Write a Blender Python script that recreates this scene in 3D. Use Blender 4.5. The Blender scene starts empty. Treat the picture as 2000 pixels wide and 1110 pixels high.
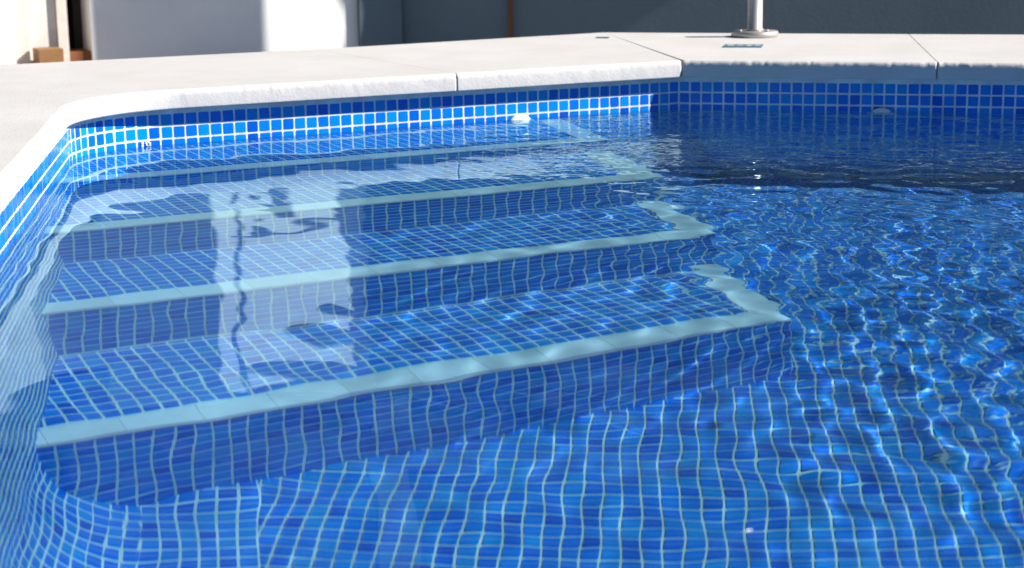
import bpy, bmesh, math, random
import numpy as np
from mathutils import Vector, Matrix

random.seed(7)
rng = np.random.default_rng(11)
SC = bpy.context.scene
COL = SC.collection

# ------------------------------------------------------------------ camera
CAM = np.array([0.57906, -3.95932, 0.46488])
YAW, PITCH, ROLL, FPX = -0.2400061, 0.2130994, -0.0137353, 3481.4
_fw = np.array([math.sin(YAW) * math.cos(PITCH), math.cos(YAW) * math.cos(PITCH), -math.sin(PITCH)])
_r = np.array([math.cos(YAW), -math.sin(YAW), 0.0])
_u = np.cross(_r, _fw)
CR = _r * math.cos(ROLL) + _u * math.sin(ROLL)
CU = -_r * math.sin(ROLL) + _u * math.cos(ROLL)
cam = bpy.data.cameras.new('camera')
camo = bpy.data.objects.new('camera', cam)
COL.objects.link(camo)
camo.matrix_world = Matrix(((CR[0], CU[0], -_fw[0], CAM[0]), (CR[1], CU[1], -_fw[1], CAM[1]),
                            (CR[2], CU[2], -_fw[2], CAM[2]), (0, 0, 0, 1)))
cam.sensor_width = 36.0
cam.lens = FPX / 2000.0 * 36.0
cam.clip_start, cam.clip_end = 0.05, 500.0
cam.dof.use_dof = True
cam.dof.focus_distance = 2.9
cam.dof.aperture_fstop = 9.0
SC.camera = camo

# ------------------------------------------------------------------ sky and sun
SUN_EL = math.radians(33.0)
SUN_H = np.array([0.9928, 0.12])                     # horizontal direction towards the sun
SUN_H /= np.linalg.norm(SUN_H)
SUN_D = np.array([SUN_H[0] * math.cos(SUN_EL), SUN_H[1] * math.cos(SUN_EL), math.sin(SUN_EL)])
world = bpy.data.worlds.new('World')
SC.world = world
world.use_nodes = True
nt = world.node_tree
bgn = nt.nodes.get('Background') or nt.nodes.new('ShaderNodeBackground')
sky = nt.nodes.new('ShaderNodeTexSky')
sky.sky_type = 'NISHITA'
sky.sun_disc = False
sky.sun_elevation = SUN_EL
sky.sun_rotation = math.atan2(SUN_H[0], SUN_H[1])
sky.air_density, sky.dust_density, sky.ozone_density = 0.75, 0.0, 6.0
sky.altitude = 1500.0
nt.links.new(sky.outputs['Color'], bgn.inputs['Color'])
bgn.inputs['Strength'].default_value = 0.05
sl = bpy.data.lights.new('sun', 'SUN')
sl.energy = 5.0
sl.angle = math.radians(0.5)
sl.color = (1.0, 0.95, 0.88)
sl.cycles.is_caustics_light = True
slo = bpy.data.objects.new('sun', sl)
COL.objects.link(slo)
slo.location = (6, 1, 5)
slo.rotation_euler = Vector(-SUN_D).to_track_quat('-Z', 'Y').to_euler()
SC.view_settings.view_transform = 'Standard'
SC.view_settings.look = 'None'
SC.view_settings.exposure = 0.95
SC.view_settings.gamma = 1.0
SC.view_settings.use_curve_mapping = False
SC.render.engine = 'CYCLES'
cy = SC.cycles
cy.caustics_refractive = True
cy.caustics_reflective = False
cy.blur_glossy = 0.5
cy.sample_clamp_indirect = 4.0
cy.max_bounces, cy.diffuse_bounces, cy.glossy_bounces = 16, 6, 4
cy.transmission_bounces, cy.transparent_max_bounces, cy.volume_bounces = 12, 8, 0
cy.use_denoising = True

# ------------------------------------------------------------------ helpers
def hexc(r, g, b):
    return (r, g, b, 1.0)

def new_mat(name):
    m = bpy.data.materials.new(name)
    m.use_nodes = True
    t = m.node_tree
    t.nodes.clear()
    out = t.nodes.new('ShaderNodeOutputMaterial')
    return m, t, out

def N(t, kind, **kw):
    n = t.nodes.new(kind)
    for k, v in kw.items():
        if k in n.inputs:
            n.inputs[k].default_value = v
        else:
            setattr(n, k, v)
    return n

def L(t, a, b):
    t.links.new(a, b)

def plaster(name, col_a, col_b, scale, rough, bump, bump_scale, spec=0.3, speck=None):
    m, t, out = new_mat(name)
    geo = N(t, 'ShaderNodeNewGeometry')
    n1 = N(t, 'ShaderNodeTexNoise', Scale=scale, Detail=6.0, Roughness=0.62)
    L(t, geo.outputs['Position'], n1.inputs['Vector'])
    ramp = N(t, 'ShaderNodeValToRGB')
    ramp.color_ramp.elements[0].position, ramp.color_ramp.elements[1].position = 0.36, 0.66
    ramp.color_ramp.elements[0].color, ramp.color_ramp.elements[1].color = hexc(*col_a), hexc(*col_b)
    L(t, n1.outputs['Fac'], ramp.inputs['Fac'])
    col = ramp.outputs['Color']
    n2 = N(t, 'ShaderNodeTexNoise', Scale=bump_scale, Detail=5.0, Roughness=0.6)
    L(t, geo.outputs['Position'], n2.inputs['Vector'])
    if speck:
        n3 = N(t, 'ShaderNodeTexNoise', Scale=speck[1], Detail=2.0)
        L(t, geo.outputs['Position'], n3.inputs['Vector'])
        r3 = N(t, 'ShaderNodeValToRGB')
        r3.color_ramp.elements[0].position, r3.color_ramp.elements[1].position = speck[2], speck[2] + 0.06
        L(t, n3.outputs['Fac'], r3.inputs['Fac'])
        mx = N(t, 'ShaderNodeMix', data_type='RGBA')
        L(t, r3.outputs['Color'], mx.inputs['Factor'])
        L(t, col, mx.inputs['A'])
        mx.inputs['B'].default_value = hexc(*speck[0])
        col = mx.outputs['Result']
    bp = N(t, 'ShaderNodeBump', Strength=bump, Distance=0.004)
    L(t, n2.outputs['Fac'], bp.inputs['Height'])
    p = N(t, 'ShaderNodeBsdfPrincipled', Roughness=rough)
    p.inputs['Specular IOR Level'].default_value = spec
    L(t, col, p.inputs['Base Color'])
    L(t, bp.outputs['Normal'], p.inputs['Normal'])
    L(t, p.outputs['BSDF'], out.inputs['Surface'])
    return m

def tile_mat(name, col):
    m, t, out = new_mat(name)
    geo = N(t, 'ShaderNodeNewGeometry')
    n1 = N(t, 'ShaderNodeTexNoise', Scale=45.0, Detail=2.0)
    L(t, geo.outputs['Position'], n1.inputs['Vector'])
    n2 = N(t, 'ShaderNodeTexNoise', Scale=14.0, Detail=2.0)
    L(t, geo.outputs['Position'], n2.inputs['Vector'])
    ad = N(t, 'ShaderNodeMath', operation='ADD')
    L(t, n1.outputs['Fac'], ad.inputs[0])
    L(t, n2.outputs['Fac'], ad.inputs[1])
    mr = N(t, 'ShaderNodeMapRange')
    mr.inputs['From Min'].default_value, mr.inputs['From Max'].default_value = 0.65, 1.35
    mr.inputs['To Min'].default_value, mr.inputs['To Max'].default_value = 0.93, 1.07
    L(t, ad.outputs['Value'], mr.inputs['Value'])
    mx = N(t, 'ShaderNodeVectorMath', operation='SCALE')
    mx.inputs[0].default_value = col
    L(t, mr.outputs['Result'], mx.inputs['Scale'])
    p = N(t, 'ShaderNodeBsdfPrincipled', Roughness=0.16)
    p.inputs['Specular IOR Level'].default_value = 0.25
    L(t, mx.outputs['Vector'], p.inputs['Base Color'])
    L(t, p.outputs['BSDF'], out.inputs['Surface'])
    return m

def simple(name, col, rough=0.5, metal=0.0, spec=0.4):
    m, t, out = new_mat(name)
    p = N(t, 'ShaderNodeBsdfPrincipled', Roughness=rough, Metallic=metal)
    p.inputs['Specular IOR Level'].default_value = spec
    geo = N(t, 'ShaderNodeNewGeometry')
    n1 = N(t, 'ShaderNodeTexNoise', Scale=22.0, Detail=4.0)
    L(t, geo.outputs['Position'], n1.inputs['Vector'])
    mr = N(t, 'ShaderNodeMapRange')
    mr.inputs['From Min'].default_value, mr.inputs['From Max'].default_value = 0.3, 0.7
    mr.inputs['To Min'].default_value, mr.inputs['To Max'].default_value = 0.9, 1.08
    L(t, n1.outputs['Fac'], mr.inputs['Value'])
    mx = N(t, 'ShaderNodeVectorMath', operation='SCALE')
    mx.inputs[0].default_value = col
    L(t, mr.outputs['Result'], mx.inputs['Scale'])
    L(t, mx.outputs['Vector'], p.inputs['Base Color'])
    L(t, p.outputs['BSDF'], out.inputs['Surface'])
    return m

TILE_COLS = [(0.001, 0.182, 0.64), (0.001, 0.150, 0.63), (0.001, 0.215, 0.65), (0.001, 0.118, 0.57), (0.001, 0.240, 0.63), (0.001, 0.084, 0.49)]
TILE_P = np.array([0.30, 0.24, 0.2, 0.12, 0.1, 0.04])
M_TILE = [tile_mat('tile_blue_%s' % n, c) for n, c in zip(('mid', 'royal', 'bright', 'deep', 'sky', 'dark'), TILE_COLS)]
M_GROUT = plaster('grout_white', (0.58, 0.58, 0.56), (0.80, 0.79, 0.76), 18.0, 0.85, 0.3, 240.0)
M_NOSE = plaster('nosing_porcelain', (0.78, 0.73, 0.74), (0.85, 0.80, 0.81), 40.0, 0.5, 0.15, 160.0)
_t = M_NOSE.node_tree
_p = [n for n in _t.nodes if n.type == 'BSDF_PRINCIPLED'][0]
_src = _p.inputs['Base Color'].links[0].from_socket
_oi = N(_t, 'ShaderNodeObjectInfo')
_mr = N(_t, 'ShaderNodeMapRange'); _mr.inputs['To Min'].default_value, _mr.inputs['To Max'].default_value = 0.88, 1.06
L(_t, _oi.outputs['Random'], _mr.inputs['Value'])
_sc = N(_t, 'ShaderNodeVectorMath', operation='SCALE')
L(_t, _src, _sc.inputs[0]); L(_t, _mr.outputs['Result'], _sc.inputs['Scale'])
L(_t, _sc.outputs['Vector'], _p.inputs['Base Color'])
M_COPE = plaster('cast_stone', (0.515, 0.500, 0.482), (0.565, 0.552, 0.537), 6.0, 0.85, 0.22, 170.0, 0.2, ((0.48, 0.465, 0.45), 260.0, 0.70))
M_WALL = plaster('white_render', (0.62, 0.61, 0.60), (0.68, 0.67, 0.66), 3.0, 0.9, 0.3, 90.0, 0.2)
M_GREYRENDER = plaster('pale_grey_render', (0.73, 0.73, 0.72), (0.79, 0.79, 0.78), 3.0, 0.9, 0.3, 90.0, 0.2)
M_STEEL = simple('brushed_steel', (0.50, 0.46, 0.42), 0.5, 0.7)
M_PLASTIC = simple('white_plastic', (0.80, 0.80, 0.78), 0.35)
M_BEIGE = simple('beige_paint', (0.60, 0.55, 0.49), 0.5)
M_DOOR = simple('pale_door_paint', (0.62, 0.60, 0.57), 0.5)
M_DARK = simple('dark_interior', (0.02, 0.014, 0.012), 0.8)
M_WOOD = plaster('amber_wood', (0.25, 0.125, 0.05), (0.34, 0.18, 0.075), 9.0, 0.6, 0.2, 60.0)
M_GREYWALL = plaster('blue_grey_shade_paint', (0.115, 0.160, 0.185), (0.135, 0.185, 0.215), 2.0, 0.8, 0.2, 90.0, 0.2)  # blue grey darkened so part of the walls' shade is in the colour
M_RUST = plaster('rusty_brown_paint', (0.15, 0.055, 0.02), (0.21, 0.08, 0.03), 12.0, 0.7, 0.2, 80.0)
M_GROUND = plaster('pale_paving', (0.26, 0.25, 0.24), (0.33, 0.32, 0.31), 4.0, 0.9, 0.2, 60.0)
M_SIGN = simple('slate_blue_plate', (0.10, 0.17, 0.23), 0.5)
M_SIGNW = simple('pale_print', (0.40, 0.50, 0.52), 0.5)
M_LINER = simple('blue_liner', (0.004, 0.09, 0.45), 0.4)

def mesh_np(name, V, faces_flat, counts, midx=None, smooth=False, mats=()):
    me = bpy.data.meshes.new(name)
    V = np.asarray(V, np.float32)
    ff = np.asarray(faces_flat, np.int32)
    cn = np.asarray(counts, np.int32)
    me.vertices.add(len(V))
    me.vertices.foreach_set('co', V.ravel())
    me.loops.add(len(ff))
    me.loops.foreach_set('vertex_index', ff)
    me.polygons.add(len(cn))
    st = np.concatenate([[0], np.cumsum(cn)[:-1]]).astype(np.int32)
    me.polygons.foreach_set('loop_start', st)
    for m in mats:
        me.materials.append(m)
    if midx is not None:
        me.polygons.foreach_set('material_index', np.asarray(midx, np.int32))
    me.polygons.foreach_set('use_smooth', np.full(len(cn), smooth))
    me.update(calc_edges=True)
    me.validate()
    return me

def link(name, me, parent=None, receiver=True):
    o = bpy.data.objects.new(name, me)
    COL.objects.link(o)
    if parent is not None:
        o.parent = parent
    if receiver:
        o.cycles.is_caustics_receiver = True
    return o

def tag(o, label=None, cat=None, group=None, kind=None):
    if label: o['label'] = label
    if cat: o['category'] = cat
    if group: o['group'] = group
    if kind: o['kind'] = kind
    return o

def empty(name, loc=(0, 0, 0)):
    o = bpy.data.objects.new(name, None)
    o.empty_display_size = 0.05
    COL.objects.link(o)
    o.location = loc
    return o

def bm_obj(name, bm, mat, parent=None, smooth=False):
    me = bpy.data.meshes.new(name)
    bmesh.ops.recalc_face_normals(bm, faces=bm.faces)
    bm.to_mesh(me)
    bm.free()
    me.materials.append(mat)
    if smooth:
        for p in me.polygons: p.use_smooth = True
    o = link(name, me, parent)
    if parent is not None and parent.type == 'EMPTY':
        o.matrix_parent_inverse = Matrix.Translation(-Vector(parent.location))
    return o

def box_bm(c, sx, sy, sz, rot=0.0, bevel=0.0):
    bm = bmesh.new()
    bmesh.ops.create_cube(bm, size=1.0)
    bmesh.ops.scale(bm, vec=(sx, sy, sz), verts=bm.verts)
    if bevel:
        bmesh.ops.bevel(bm, geom=bm.edges[:], offset=bevel, segments=2, affect='EDGES')
    bmesh.ops.rotate(bm, matrix=Matrix.Rotation(rot, 3, 'Z'), verts=bm.verts, cent=(0, 0, 0))
    bmesh.ops.translate(bm, vec=c, verts=bm.verts)
    return bm

def lathe_bm(profile, c=(0, 0, 0), axis=None, seg=40):
    bm = bmesh.new()
    rings = []
    for r, z in profile:
        rings.append([bm.verts.new((r * math.cos(2 * math.pi * i / seg), r * math.sin(2 * math.pi * i / seg), z)) for i in range(seg)])
    for a, b in zip(rings, rings[1:]):
        for i in range(seg):
            bm.faces.new((a[i], a[(i + 1) % seg], b[(i + 1) % seg], b[i]))
    bm.faces.new(rings[0][::-1])
    bm.faces.new(rings[-1])
    if axis is not None:
        q = Vector((0, 0, 1)).rotation_difference(Vector(axis))
        bmesh.ops.rotate(bm, matrix=q.to_matrix(), verts=bm.verts, cent=(0, 0, 0))
    bmesh.ops.translate(bm, vec=c, verts=bm.verts)
    return bm

# ------------------------------------------------------------------ plan of the pool (metres; water at z = 0)
P = 0.025                                            # tile pitch
PHI = 0.6776
E1 = np.array([math.cos(PHI), math.sin(PHI)])        # along the sunny wall, towards the far corner
E2 = np.array([math.sin(PHI), -math.cos(PHI)])       # from that wall into the pool
W3 = 0.47145 * P                                     # height of the grout line over tile row three
Z_TOP = W3 + 2 * P                                   # top of the first tile row
Z_COPE0, Z_COPE1 = 0.0725, 0.110                     # coping underside and top
OVER = 0.030                                         # overhang
FLOOR = -0.838

def sm(s, m):
    return s * E1 + m * E2

CORN_S, TAN0 = -1.339, 0.3075
W0 = (E2 - TAN0 * E1) / math.hypot(1, TAN0)          # along the left wall, away from the rounded corner
W0N = np.array([-W0[1], W0[0]])                      # from the left wall into the pool
if W0N @ E1 < 0: W0N = -W0N
CORNER = sm(CORN_S, 0)
ang = math.acos(np.clip(E1 @ W0, -1, 1))
RAD = 0.23
TLEN = RAD / math.tan(ang / 2)
ARC_C = CORNER + (E1 + W0) / np.linalg.norm(E1 + W0) * RAD / math.sin(ang / 2)
LEN1 = np.linalg.norm(CORNER) - TLEN                 # straight length of the sunny wall
ARC_A = math.pi - ang
ARC_L = ARC_A * RAD
_a0 = math.atan2(-E2[1], -E2[0])
_a1 = math.atan2(-W0N[1], -W0N[0])
_da = (_a1 - _a0 + math.pi) % (2 * math.pi) - math.pi

def path(l):
    """Plan point and inward normal at arc length l from corner B along the sunny wall, round the corner, down the left wall."""
    if l <= LEN1:
        return -E1 * l, E2
    if l <= LEN1 + ARC_L:
        a = _a0 + _da * (l - LEN1) / ARC_L
        n = np.array([math.cos(a), math.sin(a)])
        return ARC_C + RAD * n, -n
    return CORNER + W0 * (TLEN + l - LEN1 - ARC_L), W0N

def profile(v):
    """Left wall in section: v runs down from the first tile row; gives inward offset, height, and the inward and up parts of the normal."""
    z = Z_TOP - v
    depth_straight = Z_TOP + 0.63
    if v <= depth_straight:
        off = 0.0 if z > -0.02 else 0.06 * min(1.0, (-0.02 - z) / 0.6)
        return off, z, 1.0, 0.0
    ra, rb = 0.135, -FLOOR - 0.63
    v2 = v - depth_straight
    q = math.pi / 2 * math.sqrt((ra * ra + rb * rb) / 2)
    if v2 <= q:
        a = v2 / q * math.pi / 2
        nx, nz = math.cos(a) / ra, math.sin(a) / rb
        ln = math.hypot(nx, nz)
        return 0.06 + ra * (1 - math.cos(a)), -0.63 - rb * math.sin(a), nx / ln, nz / ln
    return 0.06 + ra + v2 - q, FLOOR, 0.0, 1.0

SEAM = 0.33

# ------------------------------------------------------------------ projection, used only to rank tiles by their size in the photograph
def screen(X):
    X = np.atleast_2d(X)
    D = X[:, :2] - CAM[:2]
    rho = np.linalg.norm(D, axis=1)
    d = np.maximum(-X[:, 2], 0)
    lo, hi = np.zeros_like(rho), rho.copy()
    for _ in range(34):
        mid = (lo + hi) / 2
        g = mid / np.hypot(mid, CAM[2]) - 1.333 * (rho - mid) / np.sqrt((rho - mid) ** 2 + d * d + 1e-12)
        hi = np.where(g > 0, mid, hi)
        lo = np.where(g > 0, lo, mid)
    S = np.c_[CAM[:2] + D * (lo / rho)[:, None], np.zeros(len(X))]
    Y = np.where((X[:, 2] < 0)[:, None], S, X)
    d3 = Y - CAM
    z = d3 @ _fw
    return 1000 + FPX * (d3 @ CR) / z, 555 - FPX * (d3 @ CU) / z

# ------------------------------------------------------------------ tiles
TS, TH, CH = 0.0213, 0.0006, 0.0016
_h = TS / 2
OCT = np.array([(-_h + CH, -_h), (_h - CH, -_h), (_h, -_h + CH), (_h, _h - CH), (_h - CH, _h), (-_h + CH, _h), (-_h, _h - CH), (-_h, -_h + CH)])

def prism(poly):
    """Vertices and faces of a thin tile with the given 2-D outline, top at TH, slightly rounded in at the top edge."""
    n = len(poly)
    c = poly.mean(0)
    top = c + (poly - c) * 0.965
    V = np.r_[np.c_[top, np.full(n, TH)], np.c_[poly, np.full(n, TH * 0.55)], np.c_[poly, np.full(n, -0.0004)]]
    F = [list(range(n))]
    for a in (0, n):
        for i in range(n):
            j = (i + 1) % n
            F.append([a + i, a + n + i, a + n + j, a + j])
    return V, F

OV, OF = prism(OCT)
OFF = np.concatenate([np.array(f) for f in OF])
OCN = np.array([len(f) for f in OF])
TILE_ME = [mesh_np('tile', OV, OFF, OCN, mats=(m,)) for m in M_TILE]

def clip_poly(poly, planes):
    for (nx, ny, c) in planes:                        # keep nx*x + ny*y >= c
        out = []
        d = poly @ np.array([nx, ny]) - c
        for i in range(len(poly)):
            j = (i + 1) % len(poly)
            if d[i] >= 0: out.append(poly[i])
            if (d[i] >= 0) != (d[j] >= 0):
                out.append(poly[i] + (poly[j] - poly[i]) * d[i] / (d[i] - d[j]))
        if len(out) < 3: return None
        poly = np.array(out)
    return poly

class Tiles:
    def __init__(self):
        self.full, self.cut = [], []                  # (centre, u, n)  /  (centre, u, n, polygon)
    def add(self, c, u, n, poly=None):
        (self.full if poly is None else self.cut).append((c, u, n) if poly is None else (c, u, n, poly))

def build_tiles(T, parent, limit=300, hide=None):
    """The `limit` tiles that show largest become objects, the rest one joined part."""
    F = T.full
    C = np.array([f[0] for f in F]); U = np.array([f[1] for f in F]); Nn = np.array([f[2] for f in F])
    nt_ = len(F)
    ji = rng.normal(0, 0.00022, (nt_, 2)); rot = rng.normal(0, 0.010, nt_); tl = rng.normal(0, 0.008, (nt_, 2))
    Vv = np.cross(Nn, U)
    C = C + U * ji[:, :1] + Vv * ji[:, 1:]
    U = U + Vv * rot[:, None] + Nn * tl[:, :1]
    Nn = Nn - U * tl[:, :1] + Vv * tl[:, 1:]
    Nn /= np.linalg.norm(Nn, axis=1)[:, None]
    U = U - Nn * (U * Nn).sum(1)[:, None]; U /= np.linalg.norm(U, axis=1)[:, None]
    Vv = np.cross(Nn, U)
    cidx = rng.choice(len(M_TILE), nt_, p=TILE_P / TILE_P.sum())
    x, y = screen(C)
    view = CAM - C
    dist = np.linalg.norm(view, axis=1)
    score = np.abs((view * Nn).sum(1)) / dist ** 3
    score[(x < 4) | (x > 1996) | (y < 4) | (y > 1106)] = -1
    if hide is not None:
        score[hide(C)] = -1
    order = np.argsort(-score)
    pick = order[:limit]
    pick = pick[score[pick] > 0]
    isobj = np.zeros(nt_, bool); isobj[pick] = True
    off = Vector(parent.location)
    for i in pick:
        o = bpy.data.objects.new('tile', TILE_ME[cidx[i]])
        COL.objects.link(o)
        o.parent = parent
        s = 1.0 + float(rng.normal(0, 0.008))
        o.matrix_local = Matrix(((U[i][0] * s, Vv[i][0] * s, Nn[i][0], C[i][0] - off.x), (U[i][1] * s, Vv[i][1] * s, Nn[i][1], C[i][1] - off.y),
                                 (U[i][2] * s, Vv[i][2] * s, Nn[i][2], C[i][2] - off.z), (0, 0, 0, 1)))
        o.cycles.is_caustics_receiver = True
    rest = np.where(~isobj)[0]
    nv = len(OV)
    B = np.stack([U[rest], Vv[rest], Nn[rest]], 1)                       # n,3(axis),3
    Va = np.einsum('vk,nkj->nvj', OV, B) + C[rest][:, None, :]
    Fa = OFF[None] + (np.arange(len(rest)) * nv)[:, None]
    mi = np.repeat(cidx[rest], len(OCN))
    V = [Va.reshape(-1, 3)]; FF = [Fa.ravel()]; CN = [np.tile(OCN, len(rest))]; MI = [mi]
    base = len(rest) * nv
    for (c, u, n, poly) in T.cut:
        pv, pf = prism(poly)
        v = np.cross(n, u)
        V.append(c + pv[:, :1] * u + pv[:, 1:2] * v + pv[:, 2:] * n)
        FF.append(np.concatenate([np.array(f) for f in pf]) + base)
        CN.append(np.array([len(f) for f in pf]))
        MI.append(np.full(len(pf), rng.choice(len(M_TILE), p=TILE_P / TILE_P.sum())))
        base += len(pv)
    V = np.concatenate(V) - np.array(off)
    me = mesh_np('tile', V, np.concatenate(FF), np.concatenate(CN), np.concatenate(MI), mats=M_TILE)
    o = link('tile', me, parent)
    tag(o, kind='stuff')
    return o

def sheet(name, rows, mat, parent=None, smooth=True):
    """A grid surface through rows of points."""
    A = np.array(rows, float)
    r, c = A.shape[:2]
    idx = np.arange(r * c).reshape(r, c)
    q = np.stack([idx[:-1, :-1], idx[:-1, 1:], idx[1:, 1:], idx[1:, :-1]], -1).reshape(-1, 4)
    return mesh_np(name, A.reshape(-1, 3), q.ravel(), np.full(len(q), 4), smooth=smooth, mats=(mat,))

# ---- stairs geometry first (needed to leave out what they hide)
NOSE_M = [0.355, 0.682, 0.966, 1.279]
NOSE_D = [0.030, 0.167, 0.392, 0.608]
send = lambda m: -0.300 - 0.200 * m                   # the free right end of the flight
def under_stairs(C):
    s = C[:, :2] @ E1; m = C[:, :2] @ E2
    top = np.full(len(C), -9.0)
    prev = 0.0
    for k in range(4):
        top = np.where((m > prev - 0.01) & (m <= NOSE_M[k]), -NOSE_D[k], top)
        prev = NOSE_M[k]
    return (s < send(m)) & (m < NOSE_M[3]) & (C[:, 2] < top - 0.001)

# ---- sunny wall with the curve and the left wall
L_ARC_MID = LEN1 + ARC_L * 0.0
def wall_rows(l0, l1, vmax, step=0.02):
    ls = np.linspace(l0, l1, max(2, int((l1 - l0) / step)))
    vs = np.concatenate([[-(Z_COPE0 - Z_TOP) - 0.004], np.linspace(0, vmax, 60)])
    rows = []
    for v in vs:
        o, z, _, _ = profile(max(v, 0)) if v >= 0 else (0, Z_TOP - v, 1, 0)
        row = []
        for l in ls:
            p_, n_ = path(l)
            row.append((p_[0] + n_[0] * o, p_[1] + n_[1] * o, z))
        rows.append(row)
    return rows

VMAX = Z_TOP + 0.63 + math.pi / 2 * math.sqrt((0.135 ** 2 + 0.208 ** 2) / 2)
LW0 = LEN1 + ARC_L
wall_sun = link('pool_wall', sheet('pool_wall', wall_rows(0, LW0 * 0 + LEN1, VMAX), M_GROUT))
tag(wall_sun, 'sunlit blue mosaic pool wall behind the top step with one white inlet', 'pool wall', None, 'thing')
wall_left = link('pool_wall', sheet('pool_wall', wall_rows(LEN1, LW0 + 4.0, VMAX + (SEAM - 0.195)), M_GROUT))
tag(wall_left, 'long blue mosaic pool wall on the left with rounded corner and curved foot', 'pool wall', None, 'thing')

T1, T0 = Tiles(), Tiles()
K0 = 48.01454599
col0 = (K0 - 47.5) * P                                # first tile centre from corner B
nrow = int((VMAX + SEAM - 0.195) / P)
SEAM_F = profile(nrow * P)[0] + 0.001
i = 0
while True:
    l = col0 + i * P
    i += 1
    if l > LW0 + 3.2: break
    p_, n_ = path(l)
    p2, _ = path(l + 1e-4)
    u2 = (p2 - p_); u2 /= np.linalg.norm(u2)
    on1 = l <= LEN1
    for j in range(nrow):
        v = (j + 0.5) * P
        o, z, ni, nz = profile(v)
        if on1 and z < FLOOR + 0.01: continue
        if on1 and o > 0.2: continue
        c = np.array([p_[0] + n_[0] * o, p_[1] + n_[1] * o, z])
        n3 = np.array([n_[0] * ni, n_[1] * ni, nz])
        u3 = np.array([u2[0], u2[1], 0.0])
        s_, m_ = c[:2] @ E1, c[:2] @ E2
        if on1 and s_ < send(0) - 0.05 and z < -NOSE_D[0] - 0.02: continue
        (T1 if on1 else T0).add(c, u3, n3)
build_tiles(T1, wall_sun)
build_tiles(T0, wall_left, hide=under_stairs)

# ---- shaded wall (along +x from corner B)
X2 = 4.0
rows = [[(x, 0.0, z) for x in np.linspace(-0.0, X2, 40)] for z in np.linspace(Z_COPE0 + 0.004, FLOOR - 0.02, 12)]
wall_far = link('pool_wall', sheet('pool_wall', rows, M_GROUT))
tag(wall_far, 'shaded dark blue mosaic pool wall at the far side on the right', 'pool wall', None, 'thing')
T2 = Tiles()
for i in range(int(2.2 / P)):
    for j in range(int((Z_TOP - FLOOR) / P)):
        T2.add(np.array([(i + 0.5) * P, 0.0, Z_TOP - (j + 0.5) * P]), np.array([1.0, 0, 0]), np.array([0, -1.0, 0]))
build_tiles(T2, wall_far)

# ---- floor
FA = math.radians(171.0)
FV = np.array([math.sin(FA), math.cos(FA)])           # columns run away from the far wall
FU = np.array([-FV[1], FV[0]])                        # rows
fme = mesh_np('pool_floor', [(-3, -7, FLOOR - 0.0012), (5, -7, FLOOR - 0.0012), (5, 0.4, FLOOR - 0.0012), (-3, 0.4, FLOOR - 0.0012)], [0, 1, 2, 3], [4], mats=(M_GROUT,))
floor_o = link('pool_floor', fme)
floor_o.location = (0, 0, 0)
tag(floor_o, 'blue mosaic pool floor under the water', None, None, 'structure')
TF = Tiles()
for a in range(-60, 140):
    for b in range(-20, 160):
        c2 = FU * (a * P) + FV * (b * P)
        if c2[1] > -0.004 or c2[0] > 2.0 or c2[1] < -3.6: continue
        dw = (c2 - CORNER) @ W0N
        if dw < SEAM_F - 0.02: continue
        d1 = c2 @ E2
        if d1 < 0.01: continue
        c = np.array([c2[0], c2[1], FLOOR])
        if under_stairs(np.array([[c2[0], c2[1], FLOOR + 0.001]]))[0] and (c2 @ E2) < NOSE_M[3] - 0.03 and (c2 @ E1) < send(c2 @ E2) - 0.03: continue
        u3 = np.array([FU[0], FU[1], 0.0]); n3 = np.array([0, 0, 1.0])
        if np.cross(n3, u3) @ np.array([FV[0], FV[1], 0]) < 0: pass
        v2 = np.cross(n3, u3)[:2]
        nl = np.array([u3[:2] @ W0N, v2 @ W0N])
        if dw < SEAM_F + 0.02:
            pl = clip_poly(OCT.copy(), [(nl[0], nl[1], SEAM_F - dw)])
            if pl is not None and len(pl) >= 3 and np.ptp(pl[:, 0]) > 0.002 and np.ptp(pl[:, 1]) > 0.002: TF.add(c, u3, n3, pl)
        else:
            TF.add(c, u3, n3)
build_tiles(TF, floor_o, hide=under_stairs)

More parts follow.
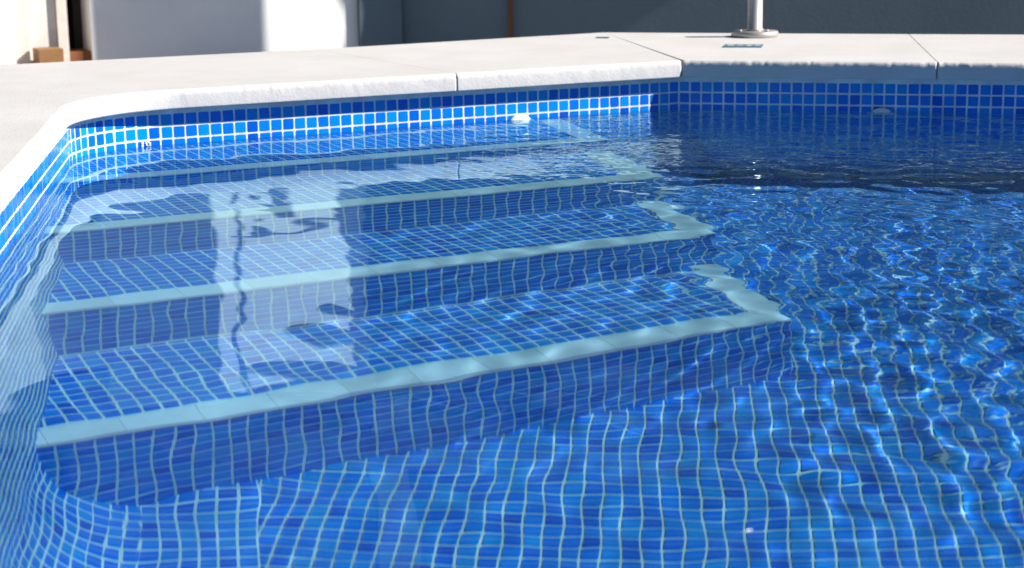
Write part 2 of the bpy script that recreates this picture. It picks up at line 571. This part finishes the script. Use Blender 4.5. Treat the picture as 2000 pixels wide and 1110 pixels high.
# ---- the flight of steps
steps = empty('pool_steps', (*sm(-0.95, 1.0), FLOOR))
tag(steps, 'flight of four blue mosaic pool steps with white nosing strips under the water', 'pool steps')
sl_left = lambda m: CORN_S - TAN0 * m + 0.0
COLO = [-1.417, -1.468, -1.565, -1.547]
TST = Tiles()
e1_3 = np.array([E1[0], E1[1], 0.0]); e2_3 = np.array([E2[0], E2[1], 0.0]); up = np.array([0, 0, 1.0])
NW = 0.050
def P3(s, m, z):
    q = sm(s, m)
    return (q[0], q[1], z)
nose_specs = []
prev_m = 0.0
off_l = Vector(steps.location)
for k in range(4):
    m0, m1, z = prev_m, NOSE_M[k], -NOSE_D[k]
    zb = -(NOSE_D[k + 1]) if k < 3 else FLOOR
    # the solid step
    V = []
    pl = [(sl_left(m0) - 0.1, m0 - 0.03), (send(m0) , m0 - 0.03), (send(m1), m1), (sl_left(m1) - 0.1, m1)]
    for zz in (z, FLOOR - 0.05):
        V += [P3(s, m, zz) for s, m in pl]
    V = np.array(V) - np.array(off_l)
    Fs = [0, 1, 2, 3, 7, 6, 5, 4, 0, 4, 5, 1, 1, 5, 6, 2, 2, 6, 7, 3, 3, 7, 4, 0]
    st = link('step', mesh_np('step', V, Fs, [4] * 6, mats=(M_GROUT,)), steps)
    # tread tiles
    tl_m1 = m1 - NW - 0.002
    nr = int(math.ceil((tl_m1 - m0) / P))
    for b in range(nr):
        mc = tl_m1 - (b + 0.5) * P
        a0 = int((sl_left(mc) - COLO[k]) / P) - 1
        for a in range(a0, a0 + 80):
            sc_ = COLO[k] + (a + 0.5) * P
            if sc_ > send(mc): break
            if sc_ < sl_left(mc) - 0.01: continue
            c = np.array(P3(sc_, mc, z))
            # clip by right nosing and by the back
            ln = math.hypot(1, 0.2)
            lim = (send(mc) - NW * ln - 0.002 - sc_)     # s_local + 0.2*m_local <= lim
            planes = []
            # local u = e1, local v = n x u
            v2 = np.cross(up, e1_3)[:2]
            sv = 1.0 if v2 @ E2 > 0 else -1.0
            planes.append((-1.0, -0.2 * sv, -lim))
            planes.append((0.0, sv, (m0 + 0.002 - mc)))
            poly = clip_poly(OCT.copy(), planes)
            if poly is None: continue
            if len(poly) == 8 and np.allclose(poly, OCT): TST.add(c, e1_3, up)
            elif np.ptp(poly[:, 0]) > 0.003 and np.ptp(poly[:, 1]) > 0.003: TST.add(c, e1_3, up, poly)
    # riser tiles
    n_r = int(math.ceil((z - 0.010 - zb) / P))
    for b in range(n_r):
        zc = z - 0.011 - (b + 0.5) * P
        for a in range(-14, 80):
            sc_ = COLO[k] + (a + 0.5) * P
            if sc_ < sl_left(m1) - 0.02: continue
            if sc_ > send(m1) + 0.012: break
            c = np.array(P3(sc_, m1, zc))
            u3 = e1_3
            v3 = np.cross(e2_3, u3)
            sv = 1.0 if v3[2] > 0 else -1.0
            poly = clip_poly(OCT.copy(), [(-1.0, 0.0, -(send(m1) - 0.002 - sc_)), (0.0, sv, zb + 0.001 - zc)])
            if poly is None: continue
            if len(poly) == 8 and np.allclose(poly, OCT): TST.add(c, u3, e2_3)
            elif np.ptp(poly[:, 0]) > 0.003 and np.ptp(poly[:, 1]) > 0.003: TST.add(c, u3, e2_3, poly)
    nose_specs.append((k, m0, m1, z))
    prev_m = m1
build_tiles(TST, steps)

def nosing_piece(quad, z, par):
    """A bull-nosed porcelain strip piece over the given plan quad (s, m)."""
    q = np.array([sm(s, m) for s, m in quad])
    c = q.mean(0)
    qi = c + (q - c) * 0.988
    qo = c + (q - c) * 0.998
    V = [(x, y, z + 0.0022) for x, y in qi] + [(x, y, z + 0.0014) for x, y in qo] + [(x, y, z - 0.009) for x, y in qo]
    V = np.array(V) - np.array(off_l)
    F = [0, 1, 2, 3]
    for a in (0, 4):
        for i_ in range(4):
            j_ = (i_ + 1) % 4
            F += [a + i_, a + 4 + i_, a + 4 + j_, a + j_]
    return link('nosing', mesh_np('nosing', V, F, [4] * 9, mats=(M_NOSE,)), par)

for (k, m0, m1, z) in nose_specs:
    lo = m1 + 0.004
    hi = m1 - NW
    s = send(m1)
    # front strip in 100 mm pieces
    s_end_f = s
    while s_end_f > sl_left(m1) + 0.03:
        sb = max(s_end_f - 0.1, sl_left(m1) - 0.02)
        ra = s_end_f + (0.2 * NW if s_end_f == s else 0.0)
        nosing_piece([(sb, hi), (ra if s_end_f == s else s_end_f, hi), (s_end_f, lo), (sb, lo)], z, steps)
        s_end_f = sb
    # strip down the free end
    mm = hi
    ln = math.hypot(1, 0.2)
    while mm > m0 + 0.02:
        mb = max(m0 + 0.001, mm - 0.1)
        nosing_piece([(send(mb) - NW * ln, mb), (send(mb) + 0.003, mb), (send(mm) + 0.003, mm), (send(mm) - NW * ln, mm)], z, steps)
        mm = mb

# ---- rest of the basin, out of frame
far_w0 = CORNER + W0 * 5.5
bm = bmesh.new()
pts = [(far_w0[0], far_w0[1]), (far_w0[0], -6.5), (X2, -6.5), (X2, 0.0)]
vs_ = [[bm.verts.new((x, y, zz)) for x, y in pts] for zz in (Z_COPE0, FLOOR - 0.02)]
for i_ in range(3):
    bm.faces.new((vs_[0][i_], vs_[0][i_ + 1], vs_[1][i_ + 1], vs_[1][i_]))
o = bm_obj('pool_wall', bm, M_LINER)
tag(o, 'plain blue pool wall closing the basin on the near side behind the viewpoint', 'pool wall', None, 'thing')

# ------------------------------------------------------------------ water
def smooth01(a, b, x):
    t = np.clip((x - a) / (b - a), 0, 1)
    return t * t * (3 - 2 * t)

def waves(X, Y):
    g = np.random.default_rng(5)
    def band(n, l0, l1, slope):
        out = np.zeros_like(X)
        for _ in range(n):
            lam = math.exp(g.uniform(math.log(l0), math.log(l1)))
            k = 2 * math.pi / lam
            a = g.uniform(-math.pi, math.pi)
            out += slope * math.sqrt(2.0 / n) / k * np.sin(k * (math.cos(a) * X + math.sin(a) * Y) + g.uniform(0, 6.283))
        return out
    dl = 0.894 * (X + 0.25) + 0.447 * (Y + 0.9)
    m1 = smooth01(-0.22, 0.25, dl)
    far = smooth01(0.98, 1.12, X) * (1 - smooth01(1.35, 1.6, X))
    H = band(14, 0.18, 0.5, 0.006)
    H += band(36, 0.05, 0.12, 0.0085) * m1 * (0.22 + 0.78 * smooth01(-1.9, -1.2, Y)) * (1 - far) * (1 - smooth01(1.0, 1.6, X))
    H += band(40, 0.045, 0.10, 0.012) * far * (0.25 + 0.75 * smooth01(-1.9, -1.4, Y))
    return H

def axis_pts(a, f0, f1, b, fine, coarse):
    return np.concatenate([np.arange(a, f0, coarse), np.arange(f0, f1, fine), np.arange(f1, b + coarse, coarse)])

gx = axis_pts(-2.4, -1.15, 2.3, X2, 0.0065, 0.06)
gy = axis_pts(-6.4, -3.3, 0.02, 0.08, 0.0065, 0.06)
GX, GY = np.meshgrid(gx, gy)
GZ = waves(GX, GY)
nx_, ny_ = len(gx), len(gy)
dW = (GX - CORNER[0]) * W0N[0] + (GY - CORNER[1]) * W0N[1]
dS = GX * E2[0] + GY * E2[1]
inside = (dW > -0.05) & (dS > -0.05) & (GY < 0.06)
idx = np.arange(nx_ * ny_).reshape(ny_, nx_)
q = np.stack([idx[:-1, :-1], idx[:-1, 1:], idx[1:, 1:], idx[1:, :-1]], -1).reshape(-1, 4)
q = q[inside.ravel()[q].all(1)]
used = np.unique(q)
rem = np.full(nx_ * ny_, -1); rem[used] = np.arange(len(used))
WV = np.stack([GX.ravel(), GY.ravel(), GZ.ravel()], -1)[used]
M_WATER, t, out = new_mat('clear_water')
geo = N(t, 'ShaderNodeNewGeometry')
sep = N(t, 'ShaderNodeSeparateXYZ')
L(t, geo.outputs['Position'], sep.inputs['Vector'])
def mth(op, a, b=None, c=None):
    n = N(t, 'ShaderNodeMath', operation=op)
    for i_, x_ in enumerate((a, b, c)):
        if x_ is None: continue
        if isinstance(x_, (int, float)): n.inputs[i_].default_value = x_
        else: L(t, x_, n.inputs[i_])
    return n.outputs['Value']
def sstep(a, b, x_):
    n = N(t, 'ShaderNodeMapRange', interpolation_type='SMOOTHSTEP')
    n.inputs['From Min'].default_value, n.inputs['From Max'].default_value = a, b
    L(t, x_, n.inputs['Value'])
    return n.outputs['Result']
px, py = sep.outputs['X'], sep.outputs['Y']
dl = mth('ADD', mth('MULTIPLY', mth('ADD', px, 0.25), 0.894), mth('MULTIPLY', mth('ADD', py, 0.9), 0.447))
mk = sstep(-0.14, 0.34, dl)
qt = mth('MULTIPLY', sstep(-0.85, -0.35, py), sstep(-0.1, 0.15, px))
mkq = mth('MULTIPLY', mth('MULTIPLY', mk, mth('MULTIPLY_ADD', qt, -0.5, 1.0)), mth('MULTIPLY_ADD', sstep(-2.35, -1.45, py), 0.72, 0.28))
def sines(n_, l0, l1, slope, a0, spread, seed):
    g = np.random.default_rng(seed)
    tot = None
    for i_ in range(n_):
        lam = math.exp(g.uniform(math.log(l0), math.log(l1)))
        k_ = 2 * math.pi / lam
        a_ = a0 + g.uniform(-spread, spread)
        d_ = N(t, 'ShaderNodeVectorMath', operation='DOT_PRODUCT')
        L(t, warp, d_.inputs[0])
        d_.inputs[1].default_value = (k_ * math.cos(a_), k_ * math.sin(a_), 0.0)
        s_ = mth('SINE', mth('ADD', d_.outputs['Value'], float(g.uniform(0, 6.28))))
        amp = slope * math.sqrt(2.0 / n_) / k_
        tot = mth('MULTIPLY', s_, amp) if tot is None else mth('MULTIPLY_ADD', s_, amp, tot)
    return tot
wn = N(t, 'ShaderNodeTexNoise', Scale=3.5, Detail=1.0)
L(t, geo.outputs['Position'], wn.inputs['Vector'])
wsc = N(t, 'ShaderNodeVectorMath', operation='SCALE')
wsc.inputs['Scale'].default_value = 0.10
L(t, wn.outputs['Color'], wsc.inputs[0])
wad = N(t, 'ShaderNodeVectorMath', operation='ADD')
L(t, geo.outputs['Position'], wad.inputs[0]); L(t, wsc.outputs['Vector'], wad.inputs[1])
warp = wad.outputs['Vector']
h_base = sines(8, 0.06, 0.14, 0.0042, 0.0, math.pi, 21)
h_rip = sines(13, 0.045, 0.11, 0.022, -1.75, 0.95, 22)
gust = N(t, 'ShaderNodeTexNoise', Scale=2.2, Detail=2.0)
L(t, geo.outputs['Position'], gust.inputs['Vector'])
h_rip = mth('MULTIPLY', h_rip, mth('MULTIPLY', mkq, mth('MULTIPLY_ADD', gust.outputs['Fac'], 1.4, 0.3)))
nz2 = N(t, 'ShaderNodeTexNoise', Scale=42.0, Detail=1.0, Roughness=0.5)
L(t, geo.outputs['Position'], nz2.inputs['Vector'])
jet = mth('MULTIPLY', sstep(-1.25, -0.75, py), mth('SUBTRACT', 1.0, sstep(0.05, 0.45, px)))
h_fine = mth('MULTIPLY', nz2.outputs['Fac'], mth('MULTIPLY', mk, mth('MULTIPLY_ADD', jet, 0.0011, 0.00030)))
hsum = mth('ADD', mth('ADD', h_base, h_rip), h_fine)
bp = N(t, 'ShaderNodeBump', Strength=1.0, Distance=1.0)
L(t, hsum, bp.inputs['Height'])
prev = None
for ior_, c_ in ((1.333, (0.51, 0.80, 0.95)), (1.324, (0.14, 0.08, 0.0)), (1.343, (0.0, 0.06, 0.05))):
    gl = N(t, 'ShaderNodeBsdfGlass', IOR=ior_, Roughness=0.0)
    gl.inputs['Color'].default_value = hexc(*c_)
    L(t, bp.outputs['Normal'], gl.inputs['Normal'])
    if prev is None:
        prev = gl.outputs['BSDF']
    else:
        ad = N(t, 'ShaderNodeAddShader')
        L(t, prev, ad.inputs[0]); L(t, gl.outputs['BSDF'], ad.inputs[1])
        prev = ad.outputs['Shader']
L(t, prev, out.inputs['Surface'])
wme = mesh_np('water', WV, rem[q].ravel(), np.full(len(q), 4), smooth=True, mats=(M_WATER,))
water = link('water', wme, receiver=False)
water.cycles.is_caustics_caster = True
tag(water, 'clear rippled pool water reflecting the white coping and wall', None, None, 'structure')

# ------------------------------------------------------------------ coping slabs round the pool
def slab(label, inner, outer, seed):
    """A cast slab: a rough, slightly rounded front over the inner edge, flat top, straight joints."""
    g = np.random.default_rng(seed)
    inner = np.array(inner, float)
    seg = np.linalg.norm(np.diff(inner, axis=0), axis=1)
    d = np.r_[0, np.cumsum(seg)]
    n = max(2, int(d[-1] / 0.004))
    t_ = np.linspace(0, d[-1], n)
    pts = np.c_[np.interp(t_, d, inner[:, 0]), np.interp(t_, d, inner[:, 1])]
    tg = np.gradient(pts, axis=0); tg /= np.linalg.norm(tg, axis=1)[:, None]
    back = np.c_[-tg[:, 1], tg[:, 0]]
    if (np.array(outer).mean(0) - pts.mean(0)) @ back.mean(0) < 0: back = -back
    def noise(step, amp):
        k = max(3, int(d[-1] / step) + 2)
        return np.interp(t_, np.linspace(0, d[-1], k), g.normal(0, amp, k))
    chips = np.zeros(n)
    for _ in range(int(d[-1] / 0.05)):
        c0 = g.uniform(0, d[-1]); chips += g.uniform(0.0006, 0.0028) * np.exp(-((t_ - c0) / g.uniform(0.002, 0.006)) ** 2)
    wob = noise(0.10, 0.0004)
    R = [(0.0004 + wob, Z_COPE0 + noise(0.03, 0.0001)),
         (wob, Z_COPE0 + 0.003),
         (wob + noise(0.012, 0.0003), Z_COPE0 + 0.014),
         (wob + noise(0.012, 0.0003), Z_COPE1 - 0.013),
         (wob + 0.0008 + noise(0.008, 0.0005) + chips * 0.5, Z_COPE1 - 0.0065 + noise(0.008, 0.0005)),
         (wob + 0.0035 + noise(0.008, 0.0006) + chips, Z_COPE1 - 0.0022 - chips * 0.3),
         (wob + 0.009 + noise(0.02, 0.0006) + chips, np.full(n, Z_COPE1))]
    bm = bmesh.new()
    rows = []
    for ins, z in R:
        z = np.broadcast_to(z, (n,)); ins = np.broadcast_to(ins, (n,))
        q_ = pts + back * ins[:, None]
        rows.append([bm.verts.new((q_[i][0], q_[i][1], z[i])) for i in range(n)])
    ot = [bm.verts.new((x, y, Z_COPE1)) for x, y in outer]
    ob = [bm.verts.new((x, y, Z_COPE0)) for x, y in outer]
    for a, b in zip(rows, rows[1:]):
        for i in range(n - 1):
            f = bm.faces.new((a[i], a[i + 1], b[i + 1], b[i])); f.smooth = True
    bm.faces.new(rows[-1] + ot)
    bm.faces.new((rows[0] + ob)[::-1])
    for i in range(len(outer) - 1):
        bm.faces.new((ot[i], ot[i + 1], ob[i + 1], ob[i]))
    bm.faces.new([r[-1] for r in rows] + [ot[0], ob[0]])
    bm.faces.new([r[0] for r in rows][::-1] + [ob[-1], ot[-1]])
    o = bm_obj('coping_slab', bm, M_COPE)
    tag(o, label, 'coping slab', 'coping slabs round the pool edge', 'thing')
    return o

G = 0.0012
GF = 0.0003
def edge(l):
    p_, n_ = path(l)
    return p_ + n_ * OVER
bmit = np.array([(OVER * math.cos(PHI) - OVER) / math.sin(PHI) * 0, 0.0])
s_b = (-OVER + OVER * math.cos(PHI)) / math.sin(PHI)           # where the two overhanging edges meet
B_IN = sm(s_b, OVER)
B_OUT = np.array([-0.318, 0.776])
bd = (B_OUT - B_IN) / np.linalg.norm(B_OUT - B_IN); bn = np.array([-bd[1], bd[0]])
if bn[0] > 0: bn = -bn                                          # towards the sunny wall
J1_IN, J1_OUT = sm(-0.553, OVER), sm(-0.602, -0.73)
LJ = LEN1 + ARC_L + 1.25
slab('white coping slab with shaded front beside the post and depth plate',
     [B_IN - bn * GF + np.array([0.0008, 0]), (0.56 - G, -OVER)], [(0.482 - G, 0.762), tuple(B_OUT - bn * GF)], 1)
slab('white coping slab with shaded front at the far right end',
     [(0.56 + G, -OVER), (X2, -OVER)], [(X2, 0.762), (0.482 + G, 0.762)], 2)
slab('white sunlit coping slab between the thin joint and the far corner',
     [sm(s_b - 0.0014, OVER) , J1_IN + E1 * 0.0005], [tuple(J1_OUT + E1 * 0.0005), tuple(B_OUT + bn * GF)], 3)
OV0, RC = 0.008, 0.27                                           # the slab is cast to a wider curve than the wall below it
_M = np.array([E2, W0N]); c_corner = np.linalg.solve(_M, np.array([OVER, CORNER @ W0N + OV0]))
c_t = RC / math.tan(ang / 2)
c_cen = c_corner + (E1 + W0) / np.linalg.norm(E1 + W0) * RC / math.sin(ang / 2)
inn = [tuple(J1_IN - E1 * 0.0005)]
inn += [tuple(c_cen + RC * np.array([math.cos(_a0 + _da * i_ / 40), math.sin(_a0 + _da * i_ / 40)])) for i_ in range(41)]
pe = c_corner + W0 * (c_t + 1.2)
inn += [tuple(pe)]
slab('white sunlit coping slab curving round the pool corner on the left',
     inn, [tuple(pe - W0N * 1.5), tuple(sm(-3.2, -0.73)), tuple(J1_OUT - E1 * 0.0005)], 4)
slab('white sunlit coping slab nearest the viewer along the left wall',
     [tuple(pe + W0 * 2 * G), tuple(pe + W0 * 2.6)],
     [tuple(pe + W0 * 2.6 - W0N * 1.5), tuple(pe + W0 * 2 * G - W0N * 1.5)], 5)

# ---- lower terrace behind the pool surround
GZ0 = -0.25
bm = bmesh.new()
bm.faces.new([bm.verts.new(c) for c in ((-60, -60, GZ0 - 0.9), (60, -60, GZ0 - 0.9), (60, 60, GZ0 - 0.9), (-60, 60, GZ0 - 0.9))])
o = bm_obj('ground', bm, M_GROUND); tag(o, 'pale ground round the pool', None, None, 'structure')
bm = bmesh.new()
terr = [tuple(sm(-6, -0.75)), tuple(B_OUT), (6.0, 0.78), (9.0, 9.0), (-9.0, 9.0)]
f = bm.faces.new([bm.verts.new((x, y, GZ0)) for x, y in terr])
o = bm_obj('terrace', bm, M_GROUND); tag(o, 'pale paved terrace below the pool surround', None, None, 'structure')

# ---- steel post standing on the coping
PX, PY = 0.099, 0.655
post = empty('steel_post', (PX, PY, Z_COPE1))
tag(post, 'brushed steel post on a round base flange on the coping', 'post', None, 'thing')
bm_obj('flange', lathe_bm([(0.058, 0.0), (0.060, 0.002), (0.060, 0.012), (0.0575, 0.015), (0.022, 0.0155)], (PX, PY, Z_COPE1)), M_STEEL, post, True)
bm_obj('pole', lathe_bm([(0.0215, 0.0152), (0.0215, 0.020), (0.0190, 0.0215), (0.0190, 0.102), (0.017, 0.106)], (PX, PY, Z_COPE1)), M_STEEL, post, True)
bm_obj('bolt', lathe_bm([(0.0045, 0), (0.0045, 0.003), (0.003, 0.0045)], (PX + 0.034, PY - 0.030, Z_COPE1 + 0.0154), None, 16), M_STEEL, post, True)
bm_obj('bolt', lathe_bm([(0.0045, 0), (0.0045, 0.003), (0.003, 0.0045)], (PX - 0.034, PY - 0.030, Z_COPE1 + 0.0154), None, 16), M_STEEL, post, True)

# ---- depth plate in the coping
plate = empty('depth_plate', (0.103, 0.353, Z_COPE1))
tag(plate, 'small slate blue plate with worn pale markings set in the coping', 'marker plate', None, 'thing')
bm_obj('plate', box_bm((0.103, 0.353, Z_COPE1 + 0.0006), 0.093, 0.076, 0.003, 0.03, 0.0008), M_SIGN, plate)
for (dx, dy, sx, sy) in ((-0.030, 0.004, 0.016, 0.030), (-0.008, 0.012, 0.014, 0.012), (-0.008, -0.014, 0.014, 0.010), (0.014, 0.0, 0.012, 0.034), (0.034, 0.006, 0.012, 0.018)):
    bm_obj('print', box_bm((0.103 + dx, 0.353 + dy, Z_COPE1 + 0.0022), sx, sy, 0.0006, 0.03), M_SIGNW, plate)
o = bm_obj('dark_piece', box_bm((-0.284, 0.587, Z_COPE1 + 0.0008), 0.034, 0.022, 0.003, 0.05, 0.0006), M_SIGN)  # small thin dark block lying on the coping
tag(o, 'tiny dark piece on the coping left of the steel post', 'drain', None, 'thing')

# ---- half sunk wall inlets
def inlet(c, nrm, label):
    prof = [(0.0325, 0.0), (0.0325, 0.0035), (0.030, 0.007), (0.022, 0.0105), (0.0125, 0.0115), (0.0115, 0.0085), (0.0065, 0.008)]
    r = empty('wall_inlet', c)
    tag(r, label, 'pool inlet', 'white pool inlets', 'thing')
    bm_obj('faceplate', lathe_bm(prof, c, nrm), M_PLASTIC, r, True)
    c2 = tuple(np.array(c) + np.array(nrm) * 0.0085)
    bm_obj('nozzle', lathe_bm([(0.0065, 0.0), (0.0062, 0.003), (0.0040, 0.0036), (0.0035, 0.001)], c2, nrm, 24), M_SIGN, r, True)
ci = sm(-0.395, 0.0015)
inlet((ci[0], ci[1], -0.0205), (E2[0], E2[1], 0.0), 'white round inlet half under water on the sunlit wall')
inlet((0.446, -0.0015, -0.0245), (0.0, -1.0, 0.0), 'white round inlet half under water on the shaded wall')

# ---- pale flecks on one tile by the curve
for (dl_, z_, r_) in ((1.214, 0.0065, 0.0030), (1.2145, 0.0015, 0.0027), (1.2065, 0.0060, 0.0022), (1.2055, 0.0025, 0.0018), (1.1985, 0.0055, 0.0022), (1.1985, 0.0015, 0.0018)):
    p_, n_ = path(dl_)
    q_ = p_ + n_ * 0.0012
    bm_obj('fleck', lathe_bm([(r_, 0.0), (r_ * 0.9, 0.0009), (r_ * 0.4, 0.0012)], (q_[0], q_[1], z_), (n_[0], n_[1], 0), 10), M_PLASTIC, wall_sun)

# ------------------------------------------------------------------ walls behind
WM = -3.2
def wall_block(name, s0, s1, z0, z1, m_front, thick, mat, parent=None):
    q_ = [sm(s0, m_front), sm(s1, m_front), sm(s1, m_front - thick), sm(s0, m_front - thick)]
    bm = bmesh.new()
    lo_ = [bm.verts.new((x, y, z0)) for x, y in q_]; hi_ = [bm.verts.new((x, y, z1)) for x, y in q_]
    bm.faces.new(lo_[::-1]); bm.faces.new(hi_)
    for i_ in range(4):
        bm.faces.new((lo_[i_], lo_[(i_ + 1) % 4], hi_[(i_ + 1) % 4], hi_[i_]))
    return bm_obj(name, bm, mat, parent)
o = wall_block('garden_wall', -0.618, 0.62, GZ0 - 0.05, 1.48, WM, 0.15, M_GREYRENDER)
tag(o, 'white rendered wall with a sunlit patch behind the coping', 'wall', None, 'thing')
M_BACKDROP = plaster('dark_backdrop', (0.035, 0.045, 0.055), (0.05, 0.062, 0.075), 2.0, 0.7, 0.2, 60.0, 0.2)
o = wall_block('reflection_backdrop', -6.0, 0.60, GZ0 - 0.05, 4.2, WM - 0.95, 0.2, M_BACKDROP)  # unseen dark wall added so the water reflects less brightness
tag(o, 'tall unseen dark backdrop added behind the white garden wall and doorway', 'backdrop', None, 'thing')
CW = sm(0.607, WM)
ra = math.atan2(SUN_H[1], SUN_H[0]) + math.radians(1.5)
rd = np.array([math.cos(ra), math.sin(ra)]); rn = np.array([-rd[1], rd[0]])
def along_r(a, off):
    q_ = CW + rd * a + rn * off
    return q_
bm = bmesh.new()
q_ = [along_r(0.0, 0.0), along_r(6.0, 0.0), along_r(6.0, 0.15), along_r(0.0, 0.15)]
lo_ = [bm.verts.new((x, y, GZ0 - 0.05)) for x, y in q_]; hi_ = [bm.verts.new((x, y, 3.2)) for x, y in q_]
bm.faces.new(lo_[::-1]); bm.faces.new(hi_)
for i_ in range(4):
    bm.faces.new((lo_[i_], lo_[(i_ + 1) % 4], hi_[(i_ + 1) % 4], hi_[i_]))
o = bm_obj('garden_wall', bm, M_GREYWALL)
tag(o, 'long shaded blue grey wall behind the steel post', 'wall', None, 'thing')
o = wall_block('panel', 0.425, 0.600, GZ0 - 0.05, 3.2, WM + 0.03, 0.029, M_GREYWALL)  # added block; dark colour stands for shade on the white wall's end
tag(o, 'added shade-coloured blue grey pier between the sunlit patch and the long grey wall', 'panel', None, 'thing')
c_ = along_r(0.44, -0.02)
o = bm_obj('pipe', box_bm((c_[0], c_[1], 0.1), 0.017, 0.017, 0.7, ra, 0.003), M_RUST)
tag(o, 'thin rusty brown upright pipe in front of the shaded wall', 'pipe', None, 'thing')

door = empty('doorway', (*sm(-0.78, WM), GZ0))
tag(door, 'open doorway with beige frame, pale door leaf and dark inside', 'doorway', None, 'thing')
wall_block('frame', -0.909, -0.850, GZ0, 0.70, WM + 0.03, 0.10, M_BEIGE, door)
wall_block('leaf', -0.847, -0.745, GZ0 + 0.01, 0.69, WM, 0.05, M_DOOR, door)
wall_block('frame', -0.743, -0.706, GZ0, 0.70, WM + 0.02, 0.10, M_BEIGE, door)
wall_block('interior', -0.85, -0.60, GZ0, 0.70, WM - 0.55, 0.05, M_DARK, door)
wall_block('interior', -0.65, -0.62, GZ0, 0.70, WM - 0.151, 0.42, M_DARK, door)
wall_block('threshold', -0.704, -0.621, GZ0, -0.066, WM - 0.02, 0.5, M_RUST, door)
wall_block('lintel', -0.909, -0.62, 0.703, 1.27, WM, 0.65, M_WALL, door)
o = wall_block('wooden_block', -0.842, -0.756, GZ0, -0.040, WM + 0.16, 0.12, M_WOOD)
tag(o, 'amber wooden block on the ground against the pale door', 'wooden block', None, 'thing')
o = wall_block('pillar', -1.7, -0.911, GZ0, 1.28, WM + 0.10, 0.4, M_WALL)
for v_ in o.data.vertices:                                     # the top slopes up away from the door
    if v_.co.z > 0 and np.dot((v_.co.x, v_.co.y), E1) < -1.2: v_.co.z = 1.66
tag(o, 'bright sunlit white wall end with sloping top left of the doorway', 'pillar', None, 'thing')

# ---- unseen sheets added to shape the sun patch; sun reaches the wall between them
BLOCKER_Z = 1.58
def to_blocker(s_, z_, h_=BLOCKER_Z):
    q_ = sm(s_, WM)
    k_ = (h_ - z_) / SUN_D[2]
    return (q_[0] + SUN_D[0] * k_, q_[1] + SUN_D[1] * k_)
def blocker(label, pts, mat, h_=BLOCKER_Z, parent=None):
    bm = bmesh.new()
    a_ = [bm.verts.new((*to_blocker(s_, z_, h_), h_)) for s_, z_ in pts]
    b_ = [bm.verts.new((v.co.x, v.co.y, h_ + 0.004)) for v in a_]
    bm.faces.new(a_[::-1]); bm.faces.new(b_)
    for i_ in range(len(a_)):
        j_ = (i_ + 1) % len(a_)
        bm.faces.new((a_[i_], a_[j_], b_[j_], b_[i_]))
    if parent is not None:
        return bm_obj('shadow_strip', bm, mat, parent)  # strips added to cast dark marks into the sun patch
    o = bm_obj('shade_blocker', bm, mat)
    tag(o, label, 'shade sail', 'added shade blockers over the terrace', 'thing')
    return o
M_LEAKY, t, out = new_mat('leaky_blocker')
df = N(t, 'ShaderNodeBsdfDiffuse'); df.inputs['Color'].default_value = hexc(0.35, 0.36, 0.38)
tr = N(t, 'ShaderNodeBsdfTransparent')
mx_ = N(t, 'ShaderNodeMixShader'); mx_.inputs['Fac'].default_value = 0.07  # a little sun passes, so the added sheet's shadow is lighter
L(t, df.outputs['BSDF'], mx_.inputs[1]); L(t, tr.outputs['BSDF'], mx_.inputs[2])
L(t, mx_.outputs['Shader'], out.inputs['Surface'])
M_OPAQUE = simple('opaque_blocker', (0.35, 0.36, 0.38), 0.9)
blocker('added unseen leaky shade sail on the left over the terrace', [(-0.62, -0.6), (0.06, -0.6), (0.05, -0.25), (0.05, 0.1), (0.0, 0.25), (-0.1, 0.42), (-0.19, 0.62), (-0.205, 0.72), (-0.19, 0.86), (-0.178, 1.0), (-0.175, 1.33),
      (-0.171, 1.46), (-0.119, 1.467), (-0.007, 1.344), (0.08, 1.302), (0.20, 1.36), (0.62, 1.38), (0.62, 1.53), (-0.905, 1.53), (-0.905, 0.62), (-0.62, 0.62)], M_LEAKY)
SB = 1.52
sb_ = blocker('added unseen solid shade sail on the right over the terrace', [(0.28, -0.6), (0.31, -0.22), (0.352, -0.13), (0.370, -0.09), (0.381, -0.014), (0.374, 0.04), (0.347, 0.087), (0.30, 0.15), (0.292, 0.3), (0.30, 0.5), (0.308, 0.69), (0.325, 0.8), (0.34, 0.9), (0.353, 1.06), (0.365, 1.23), (0.362, 1.29),
      (0.256, 1.217), (0.08, 1.302), (-0.03, 1.36), (-0.10, 1.44), (0.75, 1.44), (0.75, -0.6)], M_OPAQUE, SB)
blocker('', [(-0.108, 0.66), (-0.102, 0.82), (-0.112, 1.0), (-0.104, 1.2), (-0.10, 1.44), (-0.07, 1.42), (-0.079, 1.2), (-0.088, 1.0), (-0.078, 0.82), (-0.084, 0.66)], M_OPAQUE, SB, sb_)
blocker('', [(-0.025, 0.658), (0.013, 0.641), (0.129, 0.636), (0.132, 0.712), (0.079, 0.708), (0.055, 0.694), (0.064, 0.678), (0.022, 0.672)], M_OPAQUE, SB, sb_)
blocker('', [(-0.046, 0.785), (-0.034, 0.752), (-0.002, 0.745), (0.034, 0.766), (0.034, 0.793), (0.006, 0.808), (-0.036, 0.808)], M_OPAQUE, SB, sb_)
blocker('', [(-0.14, 0.819), (-0.026, 0.814), (0.058, 0.799), (0.187, 0.760), (0.334, 0.730), (0.342, 0.758), (0.208, 0.792), (0.1, 0.820), (0.015, 0.836), (-0.13, 0.842)], M_OPAQUE, SB, sb_)

# ---- a pale speck afloat
o = bm_obj('floating_speck', box_bm((0.4484, -2.6935, 0.0015), 0.0060, 0.0014, 0.0012, 0.6, 0.0004), M_PLASTIC)
tag(o, 'tiny white speck floating on the water near the bottom edge', 'speck', None, 'thing')
